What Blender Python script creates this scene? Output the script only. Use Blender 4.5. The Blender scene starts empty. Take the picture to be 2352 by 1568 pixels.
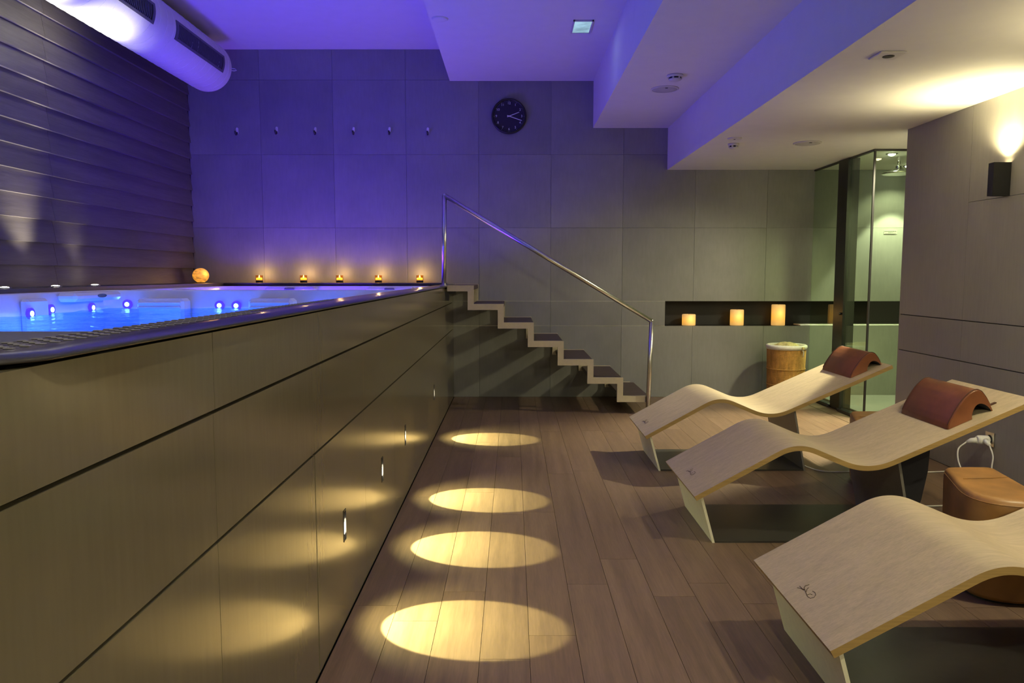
import bpy, math, random
from mathutils import Vector, Matrix
random.seed(7)
SC = bpy.context.scene
COL = SC.collection
PI = math.pi

# ------------------------------------------------------------------ camera, world, exposure
cam = bpy.data.objects.new('camera', bpy.data.cameras.new('camera'))
COL.objects.link(cam)
cam.data.sensor_width = 36.0
cam.data.lens = 1700.0 / 2352.0 * 36.0
cam.data.clip_start = 0.05
cam.location = (0, 0, 1.3)
cam.rotation_euler = (PI / 2 - math.atan(153.0 / 1700.0), 0, math.atan(2.0 / 1700.0))
SC.camera = cam
w = bpy.data.worlds.new('world'); SC.world = w; w.use_nodes = True
w.node_tree.nodes['Background'].inputs[0].default_value = (0.9, 0.8, 0.7, 1)
w.node_tree.nodes['Background'].inputs[1].default_value = 0.0
SC.view_settings.view_transform = 'Standard'
SC.view_settings.look = 'None'
SC.view_settings.gamma = 1.0
SC.view_settings.use_curve_mapping = False
SC.view_settings.exposure = 1.0

# lamp powers (each lamp itself is made in its own builder further down)
WARM = (1.0, 0.86, 0.46)
STEPC = (1.0, 1.0, 0.44)
P_POOL1 = 36.0      # blue lamps under water, swim zone
P_POOL2 = 66.0      # violet lamp under water, seating zone
P_STEP = 56.0
P_SCONCE_UP = 32.0
P_KEY = 110.0
P_KEY2 = 290.0
P_SHOWER = 85.0
P_LEDGE = 150.0
P_JET = 0.03
P_FILL = 54.0

# ------------------------------------------------------------------ geometry helper
class MB:
    def __init__(s): s.v = []; s.f = []; s.m = []; s.sm = []
    def add(s, vs, fs, mi=0, smooth=False):
        o = len(s.v); s.v += [tuple(v) for v in vs]
        s.f += [tuple(i + o for i in f) for f in fs]
        s.m += [mi] * len(fs); s.sm += [smooth] * len(fs)
        return s
    def box(s, x0, x1, y0, y1, z0, z1, mi=0):
        return s.add([(x0, y0, z0), (x1, y0, z0), (x1, y1, z0), (x0, y1, z0), (x0, y0, z1), (x1, y0, z1), (x1, y1, z1), (x0, y1, z1)],
                     [(0, 3, 2, 1), (4, 5, 6, 7), (0, 1, 5, 4), (1, 2, 6, 5), (2, 3, 7, 6), (3, 0, 4, 7)], mi)
    def bevbox(s, x0, x1, y0, y1, z0, z1, b, mi=0):
        # box with all edges chamfered
        cx, cy, cz = (x0 + x1) / 2, (y0 + y1) / 2, (z0 + z1) / 2
        hx, hy, hz = (x1 - x0) / 2, (y1 - y0) / 2, (z1 - z0) / 2
        vs = []; idx = {}
        for sx in (-1, 1):
            for sy in (-1, 1):
                for sz in (-1, 1):
                    for a in range(3):
                        p = [sx * (hx - (b if a != 0 else 0)), sy * (hy - (b if a != 1 else 0)), sz * (hz - (b if a != 2 else 0))]
                        idx[(sx, sy, sz, a)] = len(vs); vs.append((cx + p[0], cy + p[1], cz + p[2]))
        fs = []
        def q(*k):
            c = sum((Vector(vs[idx[i]]) for i in k), Vector()) / len(k) - Vector((cx, cy, cz))
            P = [Vector(vs[idx[i]]) for i in k]
            n = (P[1] - P[0]).cross(P[2] - P[0])
            fs.append(tuple(idx[i] for i in (k if n.dot(c) > 0 else k[::-1])))
        for t in (-1, 1):
            q((t, -1, -1, 0), (t, 1, -1, 0), (t, 1, 1, 0), (t, -1, 1, 0))
            q((-1, t, -1, 1), (1, t, -1, 1), (1, t, 1, 1), (-1, t, 1, 1))
            q((-1, -1, t, 2), (1, -1, t, 2), (1, 1, t, 2), (-1, 1, t, 2))
            for u in (-1, 1):
                q((t, u, -1, 0), (t, u, 1, 0), (t, u, 1, 1), (t, u, -1, 1))
                q((t, -1, u, 0), (t, 1, u, 0), (t, 1, u, 2), (t, -1, u, 2))
                q((-1, t, u, 1), (1, t, u, 1), (1, t, u, 2), (-1, t, u, 2))
                for k in (-1, 1): q((t, u, k, 0), (t, u, k, 1), (t, u, k, 2))
        return s.add(vs, fs, mi)
    def rings(s, rs, mi=0, smooth=True, closed=True, cap0=False, cap1=False):
        n = len(rs[0]); vs = [p for r in rs for p in r]; fs = []
        for i in range(len(rs) - 1):
            for j in range(n if closed else n - 1):
                k = (j + 1) % n
                fs.append((i * n + j, i * n + k, (i + 1) * n + k, (i + 1) * n + j))
        s.add(vs, fs, mi, smooth)
        if cap0: s.add(rs[0], [tuple(range(n))[::-1]], mi)
        if cap1: s.add(rs[-1], [tuple(range(n))], mi)
        return s
    def tube(s, pts, r, n=8, mi=0, caps=True):
        pts = [Vector(p) for p in pts]; rs = []
        up = Vector((0, 0, 1))
        prev = None
        for i, p in enumerate(pts):
            a = pts[max(i - 1, 0)]; b = pts[min(i + 1, len(pts) - 1)]
            t = (b - a).normalized()
            if prev is None:
                ref = up if abs(t.z) < 0.9 else Vector((1, 0, 0))
                u = t.cross(ref).normalized()
            else:
                u = (prev - t * prev.dot(t)).normalized()
            prev = u; v = t.cross(u)
            # mitre widening
            k = 1.0
            if 0 < i < len(pts) - 1:
                c = (pts[i] - a).normalized().dot((b - pts[i]).normalized()); k = 1.0 / max(0.5, math.sqrt((1 + c) / 2))
            rr = r[i] if isinstance(r, (list, tuple)) else r
            rs.append([p + (u * math.cos(2 * PI * j / n) + v * math.sin(2 * PI * j / n)) * rr for j in range(n)])
        return s.rings(rs, mi, True, True, caps, caps)
    def lathe(s, prof, c=(0, 0, 0), n=24, mi=0, axis='z', cap0=True, cap1=True, smooth=True):
        rs = []
        for r, h in prof:
            ring = []
            for j in range(n):
                a = 2 * PI * j / n; x, y = r * math.cos(a), r * math.sin(a)
                if axis == 'z': p = (c[0] + x, c[1] + y, c[2] + h)
                elif axis == 'y': p = (c[0] + x, c[1] + h, c[2] - y)
                else: p = (c[0] + h, c[1] + x, c[2] + y)
                ring.append(p)
            rs.append(ring)
        return s.rings(rs, mi, smooth, True, cap0, cap1)
    def prism(s, poly, y0, y1, mi=0, side=None, smooth=False):
        # polygon given as (x, z), extruded along y; polygon runs counter-clockwise seen from -y
        n = len(poly)
        a = [(x, y0, z) for x, z in poly]; b = [(x, y1, z) for x, z in poly]
        s.add(a, [tuple(range(n))], mi if side is None else side)
        s.add(b, [tuple(range(n))[::-1]], mi if side is None else side)
        s.add(a + b, [((i + 1) % n, i, n + i, n + (i + 1) % n) for i in range(n)], mi, smooth)
        return s
    def prismz(s, poly, z0, z1, mi=0, smooth=False):
        n = len(poly)
        a = [(x, y, z0) for x, y in poly]; b = [(x, y, z1) for x, y in poly]
        s.add(a, [tuple(range(n))[::-1]], mi); s.add(b, [tuple(range(n))], mi)
        s.add(a + b, [(i, (i + 1) % n, n + (i + 1) % n, n + i) for i in range(n)], mi, smooth)
        return s

def fixnormals(me):
    import bmesh
    bm = bmesh.new(); bm.from_mesh(me)
    bmesh.ops.remove_doubles(bm, verts=bm.verts, dist=1e-6)
    bmesh.ops.recalc_face_normals(bm, faces=bm.faces)
    bm.to_mesh(me); bm.free()

def tag(o, label=None, cat=None, group=None, kind=None):
    if label: o['label'] = label
    if cat: o['category'] = cat
    if group: o['group'] = group
    if kind: o['kind'] = kind
    return o

def obj(name, mb, mats, parent=None, fix=True):
    me = bpy.data.meshes.new(name)
    off = WORLD_OF.get(parent.name, Vector()) if parent else Vector()
    me.from_pydata([tuple(Vector(v) - off) for v in mb.v], [], mb.f)
    for i, p in enumerate(me.polygons):
        p.material_index = mb.m[i]; p.use_smooth = mb.sm[i]
    if fix: fixnormals(me)
    if not isinstance(mats, (list, tuple)): mats = [mats]
    for m in mats: me.materials.append(m)
    o = bpy.data.objects.new(name, me); COL.objects.link(o)
    if parent: o.parent = parent
    WORLD_OF[o.name] = off
    return o
WORLD_OF = {}

def empty(name, loc, label, cat, group=None):
    o = bpy.data.objects.new(name, None); COL.objects.link(o)
    o.location = loc; o.empty_display_size = 0.1
    WORLD_OF[o.name] = Vector(loc)
    return tag(o, label, cat, group)

def copy_tree(o, parent=None):
    c = o.copy(); COL.objects.link(c); c.parent = parent
    WORLD_OF[c.name] = WORLD_OF.get(o.name, Vector())
    for ch in [x for x in bpy.data.objects if x.parent == o]: copy_tree(ch, c)
    return c

UNIT = None
def unit_piece(name, x0, x1, y0, y1, z0, z1, mat, parent, key=None):
    """a box-shaped piece that shares one mesh per material"""
    k = 'piece_' + mat.name
    me = bpy.data.meshes.get(k)
    if me is None:
        m = MB().box(-.5, .5, -.5, .5, -.5, .5)
        me = bpy.data.meshes.new(k); me.from_pydata(m.v, [], m.f); fixnormals(me); me.materials.append(mat)
    o = bpy.data.objects.new(name, me); COL.objects.link(o)
    off = WORLD_OF.get(parent.name, Vector())
    o.parent = parent
    o.location = Vector(((x0 + x1) / 2, (y0 + y1) / 2, (z0 + z1) / 2)) - off
    o.scale = (x1 - x0, y1 - y0, z1 - z0)
    return o

def light(name, kind, loc, power, color, parent=None, aim=None, **kw):
    L = bpy.data.lights.new(name, kind); L.energy = power; L.color = color
    for k, v in kw.items(): setattr(L, k, v)
    o = bpy.data.objects.new(name, L); COL.objects.link(o)
    off = WORLD_OF.get(parent.name, Vector()) if parent else Vector()
    o.location = Vector(loc) - off
    if aim is not None:
        d = Vector(aim) - Vector(loc)
        o.rotation_euler = d.to_track_quat('-Z', 'Y').to_euler()
    if parent: o.parent = parent
    return o

# ------------------------------------------------------------------ materials
class NT:
    def __init__(s, name):
        s.mat = bpy.data.materials.new(name); s.mat.use_nodes = True
        s.t = s.mat.node_tree; s.b = s.t.nodes['Principled BSDF']; s.out = s.t.nodes['Material Output']
    def n(s, ty, **kw):
        x = s.t.nodes.new(ty)
        for k, v in kw.items():
            if hasattr(x, k) and not k[0].isupper(): setattr(x, k, v)
        return x
    def l(s, a, b): s.t.links.new(a, b)
    def pos(s, scale=(1, 1, 1), jitter=0.0):
        g = s.n('ShaderNodeNewGeometry'); m = s.n('ShaderNodeMapping'); m.inputs['Scale'].default_value = scale
        s.l(g.outputs['Position'], m.inputs['Vector'])
        if jitter:
            oi = s.n('ShaderNodeObjectInfo'); mu = s.n('ShaderNodeMath', operation='MULTIPLY'); mu.inputs[1].default_value = jitter
            s.l(oi.outputs['Random'], mu.inputs[0])
            cx = s.n('ShaderNodeCombineXYZ')
            for i in range(3): s.l(mu.outputs[0], cx.inputs[i])
            s.l(cx.outputs[0], m.inputs['Location'])
        return m.outputs['Vector']
    def noise(s, vec, scale, detail=3.0, rough=0.55):
        x = s.n('ShaderNodeTexNoise'); x.inputs['Scale'].default_value = scale; x.inputs['Detail'].default_value = detail
        x.inputs['Roughness'].default_value = rough
        s.l(vec, x.inputs['Vector']); return x.outputs['Fac']
    def ramp(s, fac, stops):
        r = s.n('ShaderNodeValToRGB')
        el = r.color_ramp.elements
        while len(el) < len(stops): el.new(0.5)
        for e, (p, c) in zip(el, stops): e.position = p; e.color = tuple(c) + ((1,) if len(c) == 3 else ())
        s.l(fac, r.inputs['Fac']); return r.outputs['Color']
    def mix(s, a, b, fac, mode='MIX'):
        m = s.n('ShaderNodeMixRGB', blend_type=mode)
        for i, v in ((0, fac), (1, a), (2, b)):
            if isinstance(v, (float, int)): m.inputs[i].default_value = v
            elif isinstance(v, tuple): m.inputs[i].default_value = v + ((1,) if len(v) == 3 else ())
            else: s.l(v, m.inputs[i])
        return m.outputs[0]
    def bump(s, h, strength=0.2, dist=0.01):
        b = s.n('ShaderNodeBump'); b.inputs['Strength'].default_value = strength; b.inputs['Distance'].default_value = dist
        s.l(h, b.inputs['Height']); s.l(b.outputs[0], s.b.inputs['Normal'])

def plain(name, col, rough=0.5, metal=0.0, var=0.08, scale=30, spec=0.5, bump=0.0, emis=None, estr=0.0):
    t = NT(name)
    f = t.noise(t.pos(), scale)
    c = t.ramp(f, [(0.3, tuple(x * (1 - var) for x in col)), (0.7, tuple(min(1, x * (1 + var)) for x in col))])
    t.l(c, t.b.inputs['Base Color'])
    t.b.inputs['Roughness'].default_value = rough; t.b.inputs['Metallic'].default_value = metal
    t.b.inputs['Specular IOR Level'].default_value = spec
    if bump: t.bump(f, bump, 0.002)
    if emis:
        t.b.inputs['Emission Color'].default_value = emis + (1,); t.b.inputs['Emission Strength'].default_value = estr
    return t.mat

def stone(name, col, rough, var=0.12, tilevar=0.10, streak=None, bump=0.05):
    t = NT(name)
    f1 = t.noise(t.pos((1, 1, 1), 3), 2.2, 5, 0.6)
    f2 = t.noise(t.pos(streak or (1, 1, 1)), 60, 3)
    c = t.ramp(f1, [(0.25, tuple(x * (1 - var) for x in col)), (0.75, tuple(x * (1 + var) for x in col))])
    c = t.mix(c, t.ramp(f2, [(0.3, (0.86, 0.86, 0.86)), (0.7, (1.08, 1.08, 1.08))]), 0.35, 'MULTIPLY')
    oi = t.n('ShaderNodeObjectInfo')
    c = t.mix(c, t.ramp(oi.outputs['Random'], [(0, (1 - tilevar,) * 3), (1, (1 + tilevar,) * 3)]), 1.0, 'MULTIPLY')
    t.l(c, t.b.inputs['Base Color'])
    t.b.inputs['Roughness'].default_value = rough
    t.bump(f2, bump, 0.002)
    return t.mat

def wood(name, col, scale, rough, var=0.25, plank=0.0, jitter=20.0, bump=0.1, knots=False, spec=0.5):
    """grain runs along the axis with the smallest scale"""
    t = NT(name)
    v = t.pos(scale, jitter)
    f1 = t.noise(v, 1.0, 6, 0.65); f2 = t.noise(v, 6.0, 4, 0.6)
    c = t.ramp(f1, [(0.28, tuple(x * (1 - var) for x in col)), (0.5, col), (0.72, tuple(x * (1 + var) for x in col))])
    c = t.mix(c, t.ramp(f2, [(0.35, (0.8, 0.8, 0.8)), (0.65, (1.1, 1.1, 1.1))]), 0.55, 'MULTIPLY')
    if plank:
        oi = t.n('ShaderNodeObjectInfo')
        c = t.mix(c, t.ramp(oi.outputs['Random'], [(0, (1 - plank, 1 - plank, 1 - plank)), (0.5, (1, 0.97, 0.95)), (1, (1 + plank, 1 + plank, 1 + plank * 1.1))]), 1.0, 'MULTIPLY')
    t.l(c, t.b.inputs['Base Color'])
    t.b.inputs['Roughness'].default_value = rough; t.b.inputs['Specular IOR Level'].default_value = spec
    t.bump(f2, bump, 0.003)
    return t.mat

def emit(name, col, strength, var=None):
    t = NT(name)
    t.b.inputs['Base Color'].default_value = (0, 0, 0, 1)
    if var:
        c = t.ramp(t.noise(t.pos(), var), [(0.35, tuple(x * 0.55 for x in col)), (0.65, col)])
        t.l(c, t.b.inputs['Emission Color'])
    else: t.b.inputs['Emission Color'].default_value = col + (1,)
    t.b.inputs['Emission Strength'].default_value = strength
    return t.mat

def glass(name, tint, refl=0.08, rough=0.0):
    t = NT(name)
    tr = t.n('ShaderNodeBsdfTransparent'); tr.inputs[0].default_value = tint + (1,)
    gl = t.n('ShaderNodeBsdfGlossy'); gl.inputs['Roughness'].default_value = rough; gl.inputs[0].default_value = (1, 1, 1, 1)
    lw = t.n('ShaderNodeLayerWeight'); lw.inputs[0].default_value = 0.5
    pw = t.n('ShaderNodeMath', operation='POWER'); t.l(lw.outputs['Facing'], pw.inputs[0]); pw.inputs[1].default_value = 4.0
    ma = t.n('ShaderNodeMath', operation='MULTIPLY_ADD'); t.l(pw.outputs[0], ma.inputs[0]); ma.inputs[1].default_value = 0.5; ma.inputs[2].default_value = 0.03
    mx = t.n('ShaderNodeMixShader'); t.l(ma.outputs[0], mx.inputs[0]); t.l(tr.outputs[0], mx.inputs[1]); t.l(gl.outputs[0], mx.inputs[2])
    t.l(mx.outputs[0], t.out.inputs['Surface'])
    return t.mat

M = {}
M['tile'] = stone('wall_tile', (0.235, 0.235, 0.22), 0.5, streak=(1, 1, 0.15))
M['pooltile'] = stone('pool_panel', (0.175, 0.152, 0.098), 0.16, var=0.06, tilevar=0.03, streak=(1, 1, 0.1), bump=0.015)
M['pooltile'].node_tree.nodes['Principled BSDF'].inputs['Specular IOR Level'].default_value = 1.0
M['righttile'] = stone('right_panel', (0.29, 0.275, 0.25), 0.5, var=0.06, tilevar=0.03, streak=(1, 1, 0.1))
M['joint'] = plain('joint_dark', (0.012, 0.011, 0.010), 0.8)
M['grout'] = plain('grey_grout', (0.09, 0.09, 0.085), 0.8)
M['trim'] = plain('steel_trim', (0.55, 0.54, 0.50), 0.3, 1.0)
M['paint'] = plain('ceiling_paint', (0.64, 0.63, 0.61), 0.75, var=0.02, scale=8)
M['plank'] = wood('floor_plank', (0.180, 0.117, 0.077), (26, 1.6, 26), 0.40, var=0.22, plank=0.09, bump=0.10)
M['board'] = wood('wall_board', (0.115, 0.102, 0.100), (20, 1.3, 20), 0.5, var=0.22, plank=0.10, bump=0.15)
M['oak'] = wood('lounger_oak', (0.47, 0.375, 0.25), (2.0, 34, 20), 0.45, var=0.13, jitter=0, bump=0.05)
M['oakedge'] = wood('lounger_edge', (0.36, 0.235, 0.085), (2.5, 60, 160), 0.45, var=0.2, jitter=0)
M['taupe'] = plain('taupe_metal', (0.30, 0.285, 0.235), 0.42, 0.35, var=0.05)
M['footmetal_lit'] = plain('foot_panel_lit_metal', (0.72, 0.69, 0.53), 0.5, 0.0, var=0.04)  # lounger base metal, colour lightened for the step-lamp light it catches
M['darkplate'] = plain('dark_plate', (0.055, 0.052, 0.048), 0.3, 0.4, var=0.05)
M['rearmetal_shaded'] = plain('rear_panel_shaded_metal', (0.20, 0.185, 0.165), 0.4, 0.2, var=0.05)  # same base metal, colour darkened for the shade on its inner side
M['ink'] = plain('burnt_line', (0.07, 0.04, 0.02), 0.7)
M['leather'] = plain('brown_leather', (0.185, 0.062, 0.024), 0.36, var=0.2, scale=9, bump=0.15)
M['leather2'] = plain('tan_leather', (0.30, 0.145, 0.04), 0.42, var=0.28, scale=7, bump=0.2)
M['piping'] = plain('leather_piping', (0.06, 0.02, 0.01), 0.5)
M['blackcloth'] = plain('black_fabric', (0.012, 0.011, 0.016), 0.85)
M['black'] = plain('black_metal', (0.012, 0.012, 0.013), 0.4)
M['blackface'] = plain('clock_face', (0.018, 0.014, 0.03), 0.6)
M['white'] = plain('white_plastic', (0.75, 0.74, 0.70), 0.4, var=0.03)
M['offwhite'] = plain('ceiling_fixture', (0.55, 0.53, 0.52), 0.5, var=0.03)
M['greygrille'] = plain('speaker_grille', (0.42, 0.41, 0.41), 0.6, var=0.05)
M['dark'] = plain('dark_slot', (0.02, 0.02, 0.02), 0.7)
M['chrome'] = plain('chrome', (0.78, 0.78, 0.78), 0.12, 1.0, var=0.02)
M['steel'] = plain('brushed_steel', (0.62, 0.61, 0.58), 0.28, 1.0, var=0.05)
M['darksteel'] = plain('dark_steel', (0.06, 0.06, 0.066), 0.25, 0.6, var=0.05)
M['stringer'] = plain('stringer_paint', (0.52, 0.46, 0.32), 0.4, 0.15, var=0.04)
M['tread'] = wood('tread_wood', (0.065, 0.038, 0.034), (3, 40, 40), 0.45, var=0.3)
M['niche'] = plain('niche_black', (0.004, 0.004, 0.006), 0.5)
M['coping'] = plain('pool_coping', (0.055, 0.052, 0.060), 0.22, var=0.06, scale=80)
M['deck'] = plain('grey_deck', (0.16, 0.16, 0.165), 0.6, var=0.1, scale=120)
M['dimple'] = plain('tread_dimple', (0.24, 0.23, 0.24), 0.35)
M['ledge'] = plain('ledge_stone', (0.045, 0.043, 0.046), 0.35, var=0.1)
M['shell'] = plain('white_acrylic', (0.80, 0.80, 0.82), 0.22, var=0.015)
M['vent'] = plain('grey_plastic', (0.14, 0.16, 0.18), 0.4)
M['duct'] = plain('duct_paint', (0.66, 0.65, 0.63), 0.5, var=0.02)
M['seam'] = plain('duct_seam', (0.85, 0.85, 0.85), 0.4)
M['grille'] = plain('duct_grille', (0.10, 0.095, 0.11), 0.5)
M['wicker'] = wood('wicker', (0.50, 0.27, 0.06), (30, 30, 12), 0.6, var=0.35, jitter=0)
M['straw'] = plain('straw_cloth', (0.62, 0.52, 0.24), 0.8, var=0.3, scale=40, bump=0.5)
M['linen'] = plain('linen', (0.72, 0.70, 0.62), 0.85, var=0.06, scale=60)
M['plate'] = plain('plaque', (0.30, 0.30, 0.27), 0.4)
M['print'] = plain('plaque_print', (0.06, 0.06, 0.05), 0.6)
M['shglass'] = glass('shower_glass', (0.89, 0.95, 0.835))
M['amberglass'] = glass('candle_glass', (1.0, 0.80, 0.50))
M['stepglow'] = emit('step_lamp_glow', (1.0, 0.86, 0.55), 14)
M['sconceglow'] = emit('sconce_glow', (1.0, 0.80, 0.42), 20)
M['ledglow'] = emit('led_panel_glow', (0.45, 0.75, 0.95), 0.42, 9)
M['candle'] = None
M['flame'] = emit('flame', (1.0, 0.55, 0.12), 14)
M['jetglow'] = emit('jet_core', (0.25, 0.75, 1.0), 4)
M['jetring'] = emit('jet_ring', (0.02, 0.01, 1.0), 2.2)
M['bluelamp'] = emit('underwater_lamp_blue', (0.06, 0.16, 1.0), 3)
M['violetlamp'] = emit('underwater_lamp_violet', (0.25, 0.05, 1.0), 3)
M['uplamp'] = emit('ledge_lamp_glow', (1.0, 0.93, 0.72), 18)
M['showerlamp'] = emit('shower_lamp_glow', (0.95, 1.0, 0.75), 30)
# wax candle with a glow that is strongest in its middle third (object z, 0..1)
def candle_mat(name, zc, h, es=0.46):
    t = NT(name)
    g = t.n('ShaderNodeNewGeometry'); sx = t.n('ShaderNodeSeparateXYZ'); t.l(g.outputs['Position'], sx.inputs[0])
    mr = t.n('ShaderNodeMapRange'); mr.inputs[1].default_value = zc - h / 2; mr.inputs[2].default_value = zc + h / 2
    t.l(sx.outputs[2], mr.inputs[0])
    c = t.ramp(mr.outputs[0], [(0.0, (0.55, 0.30, 0.08)), (0.38, (1.0, 0.44, 0.04)), (0.62, (0.95, 0.45, 0.07)), (1.0, (0.55, 0.30, 0.09))])
    t.b.inputs['Base Color'].default_value = (0.6, 0.45, 0.25, 1)
    t.l(c, t.b.inputs['Emission Color']); t.b.inputs['Emission Strength'].default_value = es
    return t.mat
def water(name, col, tint, alpha):
    t = NT(name)
    f = t.noise(t.pos((1, 1, 1)), 9, 4, 0.6)
    t.b.inputs['Base Color'].default_value = col + (1,); t.b.inputs['Roughness'].default_value = 0.06
    t.b.inputs['IOR'].default_value = 1.33
    t.bump(f, 0.55, 0.03)
    tr = t.n('ShaderNodeBsdfTransparent'); tr.inputs[0].default_value = tint + (1,)
    mx = t.n('ShaderNodeMixShader'); mx.inputs[0].default_value = alpha
    t.l(tr.outputs[0], mx.inputs[1]); t.l(t.b.outputs[0], mx.inputs[2]); t.l(mx.outputs[0], t.out.inputs['Surface'])
    return t.mat
M['water1'] = water('water_blue', (0.02, 0.34, 0.85), (0.55, 0.85, 1.0), 0.5)
M['water2'] = water('water_violet', (0.25, 0.12, 0.8), (0.85, 0.85, 1.0), 0.3)
M['foam'] = plain('foam', (0.55, 0.72, 0.95), 0.7, var=0.2, scale=60, bump=0.6)

def lit_globe():
    t = NT('amber_globe')
    c = t.ramp(t.noise(t.pos((1, 1, 2.5)), 22, 5, 0.7), [(0.40, (0.35, 0.14, 0.02)), (0.55, (1.0, 0.38, 0.035)), (0.8, (1.0, 0.50, 0.09))])
    t.b.inputs['Base Color'].default_value = (0.5, 0.3, 0.1, 1)
    t.l(c, t.b.inputs['Emission Color']); t.b.inputs['Emission Strength'].default_value = 0.5
    return t.mat
M['globe'] = lit_globe()

# ------------------------------------------------------------------ the room
YB = 7.84          # face of the back wall
YF = -2.5
XL = -3.36
XP = -0.63         # face of the pool cladding
XR = 2.97          # face of the right wall
YR = 5.69          # where the right wall ends
XE = 4.80
Z1, Z2 = 0.762, 1.022

# floor
fl = obj('floor', MB().box(XL - .1, XE + .1, YF - .1, YB + .4, -0.12, -0.016), M['joint'])
tag(fl, 'brown wooden plank floor of the spa room', 'floor', kind='structure')
PW = 0.171
x = XP + 0.004; rows = []
while x < XR - 0.01:
    rows.append((x, min(x + PW, XR)))
    x += PW
for i, (x0, x1) in enumerate(rows):
    y = YF - random.uniform(0, 1.2)
    while y < YB:
        L = random.uniform(1.25, 1.75)
        a, b = max(y, YF), min(y + L, YB - 0.004)
        if b - a > 0.05: unit_piece('plank', x0 + .0008, x1 - .0008, a + .0008, b - .0008, -0.016, 0, M['plank'], fl)
        y += L
x = XR
while x < XE - 0.02:
    unit_piece('plank', x + .0008, min(x + PW, XE) - .0008, YR + .002, YB - 0.004, -0.016, 0, M['plank'], fl)
    x += PW

# ceiling: stepped slab, highest over the pool
cp = [(XL - .1, 3.606), (-0.651, 3.606), (-0.651, 3.29), (0.832, 3.29), (0.832, 2.815), (1.608, 2.815), (1.608, 2.389), (XE + .1, 2.389), (XE + .1, 3.9), (XL - .1, 3.9)]
ce = obj('ceiling', MB().prism(cp, YF - .1, YB + .4), M['paint'])
tag(ce, 'white painted ceiling stepping down in soffits from pool to loungers', 'ceiling', kind='structure')

# back wall with its niche
mb = MB()
mb.box(XL - .1, 1.617, YB + .02, YB + .4, 0, 3.62)
mb.box(1.617, XE + .1, YB + .02, YB + .4, 0, Z1 - .012); mb.box(1.617, XE + .1, YB + .02, YB + .4, Z2 + .006, 2.6)
mb.box(1.617, XE + .1, YB + .24, YB + .4, Z1 - .012, Z2 + .006)
wb = obj('wall_back', mb, M['grout'])
tag(wb, 'back wall of large square grey tiles behind pool and stairs', 'wall', kind='structure')
mb = MB()
mb.box(1.617, 4.5, YB + .22, YB + .24, Z1, Z2); mb.box(1.615, 4.5, YB + .001, YB + .24, Z1 - .012, Z1); mb.box(1.615, 4.5, YB + .001, YB + .24, Z2, Z2 + .006)
mb.box(1.608, 1.615, YB + .001, YB + .24, Z1, Z2); mb.box(4.5, 4.51, YB + .001, YB + .24, Z1, Z2)
tag(obj('niche_lining', mb, M['niche'], wb), 'black lining of the long candle niche')
zs = [0.0, Z1, Z2, 1.791, 2.545, 3.30, 3.606]
G = 0.0011
xs = [-1.11 + 0.754 * k for k in range(-3, 9)]
for r in range(6):
    for x0 in xs:
        x1 = x0 + 0.754
        a, b = max(x0, XL), min(x1, XE)
        if b - a < .05: continue
        segs = [(a, b)]
        if r == 1:
            if a >= 1.60: continue
            segs = [(a, min(b, 1.612))]
        top = zs[r + 1]
        for a, b in segs:
            # stop under the ceiling step that is over the tile
            if zs[r] > 3.60: continue
            unit_piece('tile', a + G, b - G, YB, YB + .02, zs[r] + G, top - G, M['tile'], wb)
for z, x1 in ((Z1, 1.61), (Z2, 1.61)):
    unit_piece('joint_strip', XP, x1, YB - .0008, YB + .004, z - .0025, z + .0025, M['trim'], wb)

# left wall of overlapping boards
wl = obj('wall_left', MB().box(XL - .1, XL - .03, YF, YB + .02, 0, 3.62), M['joint'])
tag(wl, 'dark wall of overlapping horizontal boards beside the pool', 'wall', kind='structure')
pitch = 0.1621
k = 0
bz = 2.989 + pitch * 3
yc = [YF, 0.65, 3.05, 5.46, YB - .004]
while bz > 1.15:
    if bz < 3.58:
        z0 = bz; z1 = min(bz + pitch + .012, 3.6)
        for a, b in zip(yc[:-1], yc[1:]):
            m = MB().prism([(XL - .03, z0), (XL + .018, z0), (XL - .010, z1), (XL - .03, z1)], a + .0015, b - .0015)
            obj('board', m, M['board'], wl)
    bz -= pitch

# right wall (sconces), its end and the passage to the shower
wr = obj('wall_right', MB().box(XR + .02, XR + .12, YF, YR - .02, 0, 2.5), M['joint'])
tag(wr, 'grey panelled right wall carrying the sconce beside the loungers', 'wall', kind='structure')
ycols = [YF] + [4.89 - .755 * k for k in range(9, -1, -1)] + [YR]
for a, b in zip(ycols[:-1], ycols[1:]):
    J1, J2 = .73, 1.0
    rws = [(0, J1), (J1, J2), (J2, 1.77), (1.77, 2.389)] if b < 5 else [(0, J1), (J1, J2), (J2, 2.389)]
    for z0, z1 in rws:
        g0 = 0.003 if z0 in (J1, J2) else 0.0012; g1 = 0.003 if z1 in (J1, J2) else 0.0012
        unit_piece('panel', XR, XR + .02, a + .0010, b - .0010, z0 + g0, z1 - g1, M['righttile'], wr)
tag(obj('wall_passage', MB().box(XR + .001, XE, YR - .0195, YR, 0, 2.5), M['righttile']), 'grey wall turning the corner towards the shower', 'wall', kind='structure')
tag(obj('wall_shower_side', MB().box(XE, XE + .1, YR - .02, YB + .02, 0, 2.5), M['tile']), 'grey wall closing the shower passage', 'wall', kind='structure')
tag(obj('wall_front', MB().box(XL - .1, XE, YF - .1, YF, 0, 3.7), M['tile']), 'grey wall behind the viewer', 'wall', kind='structure')

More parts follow.
